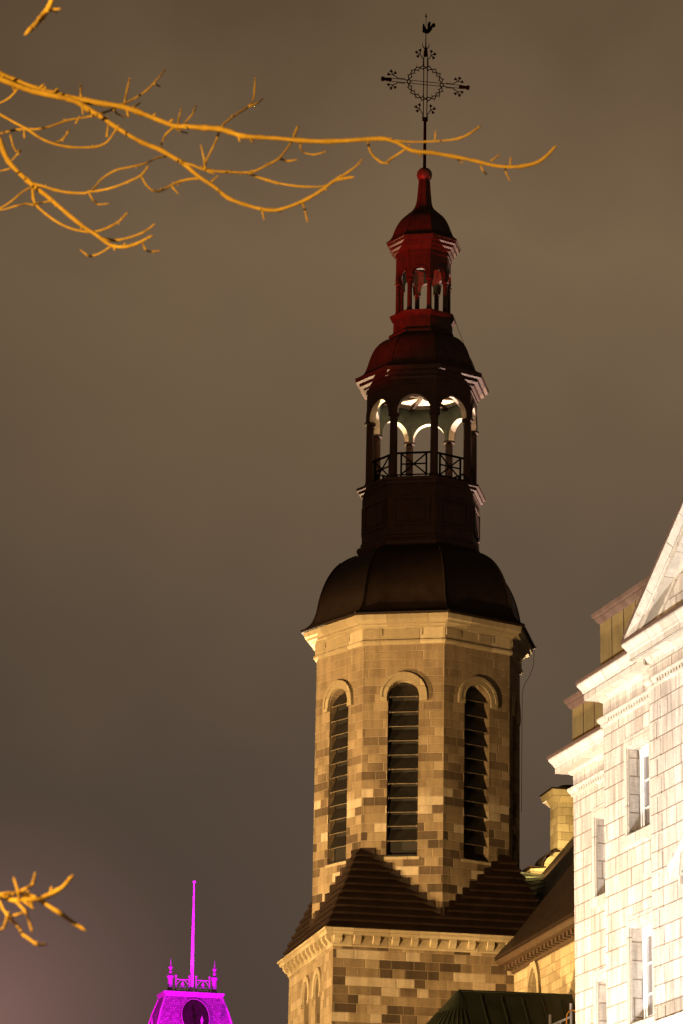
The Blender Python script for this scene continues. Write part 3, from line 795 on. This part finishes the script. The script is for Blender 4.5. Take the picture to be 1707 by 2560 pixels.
# pediment over the centre bay
tz = lambda u: 20.34 + .605 * (u - 6.52)
m2 = MB()
m2.face([(U2 + .1, -P2 - .02, 20.3), (U3, -P2 - .02, 20.3), (U3, -P2 - .02, tz(U3) - .35), (U2 + .6, -P2 - .02, tz(U2 + .6) - .35)])
m2.build('tympanum', M_white, bld)
m2 = MB()
PR = [(-.02, -.42), (.06, -.40), (.08, -.33), (.30, -.325), (.30, -.20), (.34, -.18), (.42, -.07), (.45, -.02), (.45, .0), (-.6, .0)]
rings = []
for u_ in (6.56, U3):
    rings.append([(u_ if True else 0, -P2 - o, tz(u_) + z * 1.14) for o, z in PR])
m2.loft(rings)
m2.build('raking_cornice', M_whitetrim, bld, along=(1, 0, .605))
m2 = MB(); m2.loft([[(u_, -P2 - .47, tz(u_) + .004), (u_, -P2 - .47, tz(u_) + .07), (u_, -P2 + .6, tz(u_) + .09), (u_, -P2 + .6, tz(u_) + .004)] for u_ in (6.5, U3)])
m2.build('pediment_roof_edge', M_flash, bld)
# hood over the bay window and the ledge of the porch below it
m2 = MB()
hood_o = (8.75, 15.0)
m2.loft([[(u_, -P2 - o, z_ + dz) for o, z_ in ((0, 14.6), (.30, 14.66), (.36, 14.80), (.36, 14.88), (.0, 14.95))] for u_, dz in ((8.72, 0), (9.7, .6), (10.7, 0))])
m2.box(8.95, 9.12, -P2 - .20, -P2, 14.42, 14.62)
m2.build('window_hood', M_whitetrim, bld)
cornice('porch_ledge', U2 + .35, U3, P2 + .1, [(.0, 11.2), (.2, 11.3), (.22, 11.45), (.34, 11.5), (.36, 11.62), (.0, 11.7)], M_whitetrim, ret=-P2)
m2 = MB(); m2.box(6.5, 7.0, -P1 - .17, -P1 + .05, 19.62, 19.87); m2.build('cornice_block', M_whitetrim, bld)
m2 = MB(); m2.box(U0 + .1, U3, .4, 11.5, 0, 18.6); m2.build('core', M_louvre, bld)

# ------------------------------------------------------------------ scaffold frame and its cable beside the wing
pl = Vector((5.56, 87.7, 13.97)); pr = Vector((5.99, 86.0, 14.00))
mb = MB()
mb.tube([(pl.x, pl.y, 0), pl], .035, 8); mb.tube([(pr.x, pr.y, 0), pr + Vector((0, 0, .02))], .035, 8)
for z in (13.68, 12.9, 12.1, 11.3): mb.tube([(pl.x, pl.y, z), (pr.x, pr.y, z)], .030, 8)
pm = (pl + pr) / 2; mb.tube([(pm.x, pm.y, 12.9), (pm.x, pm.y, 13.66)], .022, 6)
tag(mb.build('scaffold_frame', M_rail), 'pale metal scaffold frame standing beside the corner of the white stone building', 'scaffold')
mb = MB()
arc = [Vector((.03 - .15 * math.cos(t), -.07, -.36 + .20 * math.sin(t))) for t in [math.pi * q / 14 for q in range(15)]]
mb.tube([pr + Vector((-.10, -.05, -1.6)), pr + Vector((-.125, -.06, -.9))] + [pr + q for q in arc] + [pr + Vector((.19, -.06, -.9)), pr + Vector((.20, -.05, -1.6))], .016, 6)
tag(mb.build('cable', M_cable), 'orange cable looped over the top of the metal scaffold post', 'cable')

# ------------------------------------------------------------------ far tower lit magenta
mt = empty('mansard_tower', 'distant mansard roofed tower flooded in magenta light with a tall flagpole', 'tower', (-8.14, 190, 0))
mt.rotation_euler = (0, 0, rad(13.5) + .043)
M_lead = plain('pale_zinc', (.30, .30, .30), .5, 0, .15, 3)
M_scale = ashlar('scalloped_slate', [(0, (.14, .14, .14)), (.5, (.20, .20, .20)), (1, (.28, .28, .28))], .10, .13, .012, (.12, .12, .12), wob=.05, bump=1.0)
hx, hy = 1.60, .75
def rc(x, y, z, cy=0): return [(-x, -y + cy, z), (x, -y + cy, z), (x, y + cy, z), (-x, y + cy, z)]
mb = MB(); mb.loft([rc(hx + e, hy + e, z, .35) for e, z in ((1.7, 23.5), (1.0, 25.8), (.63, 27.2), (.34, 28.3), (.06, 29.12))])
rm = mb.build('roof', M_scale, mt)
for sx_ in (-1, 1):
    for sy_ in (-1, 1):
        mb = MB(); mb.tube([(sx_ * (hx + e), sy_ * (hy + e) + .35, z) for e, z in ((1.7, 23.5), (1.0, 25.8), (.63, 27.2), (.34, 28.3), (.06, 29.12))], .07, 6)
        mb.build('hip_roll', M_lead, rm)
mb = MB(); mb.loft([rc(hx + e, hy + e, z, .35) for e, z in ((.02, 29.05), (.06, 29.1), (.06, 29.17), (.11, 29.2), (.11, 29.27), (.16, 29.3), (.16, 29.39), (.0, 29.42))]); mb.build('cornice', M_lead, mt)
mb = MB(); mb.box(-3.2, 3.2, -2.3, 3.0, 0, 23.5); mb.build('wall', M_lead, mt)
# round-headed dark dormer
fy = lambda z: -(hy + .06 + (29.12 - z) / .82 * .32) + .35
mb = MB(); n_ = 20
oval = [(.78 * math.cos(t), 27.95 + 1.02 * math.sin(t)) for t in [2 * math.pi * q / n_ for q in range(n_)]]
mb.loft([[(x, fy(z) - .06, z) for x, z in oval], [(x * .98, fy(z) + .3, z) for x, z in oval]])
dm = mb.build('oval_dormer', M_louvre, mt)
mb = MB()
pts = [(.80 * math.cos(t), 27.95 + 1.05 * math.sin(t)) for t in [2 * math.pi * q / 28 for q in range(29)]]
mb.tube([(x, fy(z) - .04, z) for x, z in pts], .03, 6); mb.build('rim', M_lead, dm)
mb = MB(); mb.tube([(0, .1, 29.35), (0, .1, 29.6), (0, .1, 32.0), (0, .1, 34.2)], [.05, .11, .095, .072], 10); mb.tube([(0, .1, 34.2), (0, .1, 35.72)], [.062, .05], 10); mb.ball((0, .1, 35.8), .10, 8, 6)
mb.build('flagpole', M_paint, mt)
for sx_ in (-1, 1):
    mb = MB(); c = (sx_ * 1.28, .0)
    mb.lathe([(.20, 29.41), (.20, 29.52), (.15, 29.56), (.13, 30.12), (.16, 30.2), (.21, 30.26), (.21, 30.33), (.08, 30.38), (.06, 30.5), (.11, 30.56), (.05, 30.64), (.07, 30.7), (.14, 30.82), (.07, 30.9), (.035, 31.0), (.012, 31.3)], 8, c)
    mb.build('finial', M_lead, mt)
for sx_ in (-1, 1):
    mb = MB(); x0, x1 = sorted((sx_ * .20, sx_ * .98)); xm = (x0 + x1) / 2
    for x in (x0, x1):
        mb.tube([(x, -.1, 29.45), (x, -.1, 30.3)], .045, 6); mb.ball((x, -.1, 30.34), .075, 6, 4)
    mb.tube([(x0, -.1, 30.14), (x1, -.1, 30.14)], .035, 6); mb.tube([(x0, -.1, 29.50), (x1, -.1, 29.50)], .025, 6)
    mb.tube([(xm + .37 * math.cos(t), -.1, 29.62 + .48 * math.sin(t)) for t in [math.pi * q / 10 for q in range(11)]], .022, 5)
    mb.loft([[(xm + x, y, 29.58 + z) for x, z in ((0, 0), (.05, .12), (.10, .28), (0, .46), (-.10, .28), (-.05, .12))] for y in (-.13, -.08)])
    for sg in (-1, 1): mb.tube([(xm, -.1, 29.6), (xm + sg * .12, -.1, 29.72), (xm + sg * .20, -.1, 29.72), (xm + sg * .21, -.1, 29.63)], .022, 5)
    mb.build('cresting', M_lead, mt)
mb = MB(); mb.lathe([(.10, 26.9), (.05, 27.2), (.13, 27.35), (.05, 27.45), (.09, 27.6), (.01, 27.85)], 8, (.10, -2.1)); mb.build('dormer_finial', M_lead, mt)
mb = MB(); mb.lathe([(.10, 26.9), (.05, 27.2), (.12, 27.3), (.05, 27.4), (.01, 27.75)], 8, (-2.55, -1.2)); mb.build('dormer_finial', M_lead, mt)

# ------------------------------------------------------------------ bare tree, lit from below by a street lamp
M_bark, t, b = mat('pale_bare_bark')
tcb = t.node('ShaderNodeTexCoord')
nb = t.noise(tcb.outputs['Object'], 14, 3, .55); nb2 = t.noise(tcb.outputs['Object'], 5, 3, .6)
cb_ = t.ramp(t.m('ADD', t.m('MULTIPLY', nb, .6), t.m('MULTIPLY', nb2, .4)), [(.30, (.20, .125, .06)), (.45, (.32, .22, .11)), (.58, (.38, .26, .13)), (.70, (.52, .38, .19))])
t.l.new(cb_, b.inputs['Base Color']); b.inputs['Roughness'].default_value = .75
bp = t.node('ShaderNodeBump'); bp.inputs['Strength'].default_value = .6; bp.inputs['Distance'].default_value = .008
t.l.new(nb, bp.inputs['Height']); t.l.new(bp.outputs[0], b.inputs['Normal'])
TB = Vector((-4.6, 14.2, 0))
tree = empty('bare_tree', 'leafless tree reaching in from the left, its twigs lit orange from below', 'tree', TB)
rnd = random.Random(4)
mb = MB(); mb.tube([(0, 0, -.1), (.03, 0, .4), (.1, .05, 2), (.05, .1, 4), (.2, .05, 6), (.15, .1, 8.4), (.3, .1, 10)], [.36, .27, .23, .20, .16, .12, .07], 12)
mb.build('trunk', M_bark, tree, True)
def A_(p): return (p[0] * .4464, 100 + p[1] * .4464)
def B_(p): return (500 + p[0] * .574, 150 + p[1] * .574)
def C_(p): return (p[0] * .1276, p[1] * .1276)
def D_(p): return (p[0] * .1913, 2150 + p[1] * .1913)
def limb(mb, pts, w0, w1, y0=15.0, y1=None, link=None):
    """pts in photo pixels, w in photo pixels (diameter), y = distance north of the camera from start to end"""
    y1 = y0 if y1 is None else y1
    n = len(pts); P = []; Rr = []
    if w0 < 10: w0 *= .88; w1 *= .84
    ph = rnd.random() * 6
    for i, (X, Y) in enumerate(pts):
        f_ = i / max(n - 1, 1); y = y0 + (y1 - y0) * f_ + .05 * math.sin(ph + f_ * 5) * (f_ * (1 - f_) * 4)
        P.append(at_depth(X, Y, y) - TB); Rr.append((w0 + (w1 - w0) * f_) * .51 * y / FPX * rnd.uniform(.86, 1.16))
    if link is not None:
        P.insert(0, Vector(link)); Rr.insert(0, Rr[0] * 1.8)
    # smooth the joints with one Catmull-Rom pass
    Q, QR = [], []
    for i in range(len(P) - 1):
        p0, p1, p2, p3 = P[max(i - 1, 0)], P[i], P[i + 1], P[min(i + 2, len(P) - 1)]
        L_ = (p2 - p1).length
        if (p0 - p1).length > L_: p0 = p1 + (p0 - p1).normalized() * L_
        if (p3 - p2).length > L_: p3 = p2 + (p3 - p2).normalized() * L_
        for k in range(3):
            t_ = k / 3
            Q.append(.5 * ((2 * p1) + (p2 - p0) * t_ + (2 * p0 - 5 * p1 + 4 * p2 - p3) * t_ ** 2 + (3 * p1 - p0 - 3 * p2 + p3) * t_ ** 3)); QR.append((Rr[i] + (Rr[i + 1] - Rr[i]) * t_) * (1.22 if k == 0 and rnd.random() < .4 else rnd.uniform(.9, 1.08)))
    Q.append(P[-1]); QR.append(Rr[-1])
    mb.tube(Q, QR, 8)
    for i in range(3, len(Q) - 2):                   # spurs and buds along the twig
        if rnd.random() < .14:
            d = (Q[i + 1] - Q[i]).normalized(); sd = Vector((rnd.uniform(-1, 1), rnd.uniform(-1, 1), rnd.uniform(-1, 1))); sd = (sd - d * sd.dot(d)).normalized()
            e = d * .7 + sd; e.normalize(); k = max(QR[i], .004) * rnd.uniform(1.6, 3.0)
            mb.tube([Q[i], Q[i] + e * k * .6, Q[i] + e * k, Q[i] + e * k * 1.35], [QR[i] * .55, QR[i] * .5, QR[i] * .55, QR[i] * .15], 5)
    d = (Q[-1] - Q[-2]).normalized(); mb.tube([Q[-1] - d * QR[-1], Q[-1] + d * QR[-1] * 2, Q[-1] + d * QR[-1] * 5], [QR[-1] * 1.0, QR[-1] * 1.0, QR[-1] * .2], 6)   # bud
def La(*a): return [A_(p) for p in a]
def Lb(*a): return [B_(p) for p in a]
# upper limb
m1 = MB()
limb(m1, La((-160, 140), (0, 190), (100, 232), (200, 270), (300, 300), (400, 325), (480, 340), (590, 358), (680, 372), (770, 400), (850, 432), (920, 460), (980, 482), (1060, 485), (1150, 492), (1230, 498), (1290, 515), (1360, 538), (1460, 545), (1568, 552))
     + Lb((430, 350), (560, 355), (700, 347), (800, 343), (860, 362), (920, 395), (1000, 403), (1100, 420), (1200, 440), (1270, 458), (1340, 466), (1400, 463), (1470, 445), (1510, 415), (1532, 392)), 17, 8, 15, 14.6, link=(.2, .05, 8.0))
for p in (La((540, 418), (590, 405), (640, 385), (690, 360), (760, 325), (820, 285), (870, 235), (900, 200), (925, 170)), La((1245, 490), (1255, 470), (1320, 420), (1390, 375), (1420, 340), (1428, 280), (1432, 220))): limb(m1, p, 8, 5.5, 15, 15.3)
for p in (La((1395, 372), (1440, 355), (1472, 330)), La((700, 350), (712, 290), (727, 222)), La((455, 320), (454, 255)), La((1000, 480), (1004, 440), (1015, 395)), La((1030, 480), (1050, 450), (1080, 415), (1100, 370)),
          La((1230, 500), (1222, 540), (1195, 600), (1160, 670), (1150, 715)), La((865, 245), (895, 258)), La((980, 490), (1015, 512), (1048, 520)), La((745, 380), (785, 352)), La((980, 485), (930, 530), (910, 575), (905, 610)), La((640, 388), (660, 415), (690, 425))): limb(m1, p, 7, 5, 15, 15.1)
for p in (Lb((428, 288), (415, 320), (405, 350), (370, 400), (345, 430), (300, 455), (220, 490), (130, 487), (60, 482), (20, 470)), Lb((728, 350), (740, 400), (765, 430), (800, 450), (830, 430), (890, 390), (905, 375)),
          Lb((845, 352), (930, 357), (1000, 355), (1070, 350), (1130, 340), (1170, 322), (1205, 298))): limb(m1, p, 7.5, 7, 14.85, 14.7)
for p in (Lb((440, 355), (440, 385), (460, 405), (500, 412), (540, 402)), Lb((350, 430), (385, 440), (416, 436)), Lb((1110, 425), (1134, 442)), Lb((1216, 442), (1228, 480), (1243, 495)), Lb((1326, 465), (1332, 495), (1343, 517)), Lb((1265, 440), (1292, 420)), Lb((1348, 465), (1350, 435)), Lb((1022, 352), (1023, 318))): limb(m1, p, 6, 5, 14.75)
m1.build('branch', M_bark, tree, True)
# second limb leaving beside it
m2 = MB()
limb(m2, La((-160, 165), (0, 218), (100, 257), (200, 290), (300, 312), (390, 332), (440, 350), (500, 390), (560, 425), (640, 480), (720, 530), (800, 575), (890, 610), (960, 650), (1030, 690), (1080, 735), (1130, 775), (1200, 820), (1280, 885), (1370, 920), (1460, 945), (1568, 953))
     + Lb((270, 650), (330, 655), (400, 635), (470, 605), (540, 562), (580, 530), (615, 518), (645, 513)), 16, 7, 14.9, 14.3, link=(.2, 0, 7.8))
for p in (La((1030, 690), (1080, 700), (1150, 728), (1250, 738), (1390, 742), (1410, 735)), La((1395, 745), (1440, 765), (1500, 785), (1568, 805)) + Lb((348, 538), (430, 550), (530, 552), (570, 540)), Lb((575, 532), (600, 515), (640, 490), (680, 460), (698, 440)),
          La((550, 420), (470, 435), (380, 450), (280, 485), (200, 500), (150, 497), (80, 505), (0, 525), (-60, 545)), La((1120, 775), (1060, 780), (1000, 795), (940, 825), (890, 848), (850, 838), (820, 810), (795, 765))): limb(m2, p, 8, 6, 14.6, 14.5)
for p in (La((1150, 725), (1145, 670), (1130, 600)), La((425, 470), (442, 440)), La((965, 820), (992, 852)), La((1185, 795), (1215, 768)), La((1165, 735), (1190, 745)), Lb((272, 652), (278, 683)), Lb((445, 612), (458, 650), (468, 695)), La((600, 545), (608, 480)), La((460, 350), (465, 400))): limb(m2, p, 6.5, 5, 14.5)
limb(m2, La((930, 652), (880, 660), (820, 690), (740, 710), (650, 730), (570, 780), (530, 830), (500, 852)), 6, 6, 14.5, 14.3)
m2.build('branch', M_bark, tree, True)
# lower limb
m3 = MB()
limb(m3, La((-120, 420), (-40, 500), (0, 560), (20, 620), (50, 680), (100, 735), (160, 790), (200, 825), (260, 870), (330, 930), (400, 990), (450, 1030), (490, 1060), (540, 1090), (590, 1130), (640, 1155), (710, 1158), (770, 1140), (832, 1108)), 16, 7, 14.3, 13.8, link=(.15, 0, 6.9))
for p in (La((190, 805), (250, 820), (310, 840), (390, 855), (480, 858), (500, 850), (550, 845), (640, 825), (740, 785), (790, 760), (822, 722)), La((185, 830), (190, 890), (205, 925), (260, 975), (340, 1030), (420, 1062), (500, 1075), (560, 1068), (620, 1045), (670, 1015), (705, 980)),
          La((570, 1112), (650, 1122), (730, 1105), (800, 1080), (840, 1055), (858, 1040)), La((-60, 380), (0, 415), (80, 460), (150, 497), (230, 550), (300, 580), (380, 598), (460, 602), (540, 598), (590, 580), (620, 550), (655, 495))): limb(m3, p, 8.5, 6, 14.1, 14.0)
for p in (La((500, 855), (520, 890), (550, 920), (600, 917)), La((800, 1128), (815, 1170), (840, 1185), (880, 1182)), La((625, 1155), (570, 1190), (520, 1210), (490, 1205), (465, 1185)), La((190, 818), (130, 850), (70, 900), (0, 945), (-50, 965)), La((195, 925), (150, 918), (90, 930), (20, 950), (-40, 952)), La((290, 900), (250, 908), (205, 915)),
          La((300, 580), (350, 560), (380, 520), (390, 503)), La((102, 272), (60, 320), (0, 355), (-50, 380)), La((60, 530), (75, 590), (95, 625), (118, 618), (80, 662)), La((140, 550), (138, 515)), La((60, 720), (20, 730))): limb(m3, p, 6.5, 5, 14.1)
m3.build('branch', M_bark, tree, True)
# two nearer limbs, of which only the ends show
m4 = MB()
limb(m4, [C_(p) for p in ((1100, -700), (1040, -250), (1020, 0), (960, 150), (860, 290), (790, 380), (740, 440), (640, 540))], 15, 13, 11.0, 10.9, link=(.3, -.1, 9.8))
limb(m4, [C_(p) for p in ((930, 205), (1050, 190), (1170, 175))], 9, 7, 10.95)
m4.build('branch', M_bark, tree, True)
m5 = MB()
Ld = lambda *a: [D_(p) for p in a]
limb(m5, Ld((-700, 380), (-60, 450), (0, 470), (100, 500), (200, 530), (300, 515), (420, 520), (520, 510), (600, 480), (700, 430), (820, 360), (900, 270)), 13, 11, 10.0, 9.9, link=(.1, 0, 3.6))
for p in (Ld((540, 530), (640, 600), (800, 700), (920, 790), (1050, 875)), Ld((-60, 470), (0, 455), (120, 440), (300, 440), (420, 470), (520, 512))): limb(m5, p, 10, 9, 9.95)
for p in (Ld((255, 505), (240, 410), (200, 280)), Ld((250, 420), (330, 380), (430, 320), (460, 205)), Ld((200, 530), (280, 610), (340, 680), (380, 780), (410, 880)), Ld((0, 540), (50, 650), (100, 720), (80, 820), (40, 900), (-40, 925)), Ld((100, 720), (160, 790), (250, 880), (300, 970), (400, 1040), (480, 1100), (570, 1105)), Ld((140, 730), (230, 715), (330, 680)), Ld((320, 540), (400, 600))): limb(m5, p, 8, 7.5, 9.9)
m5.build('branch', M_bark, tree, True)
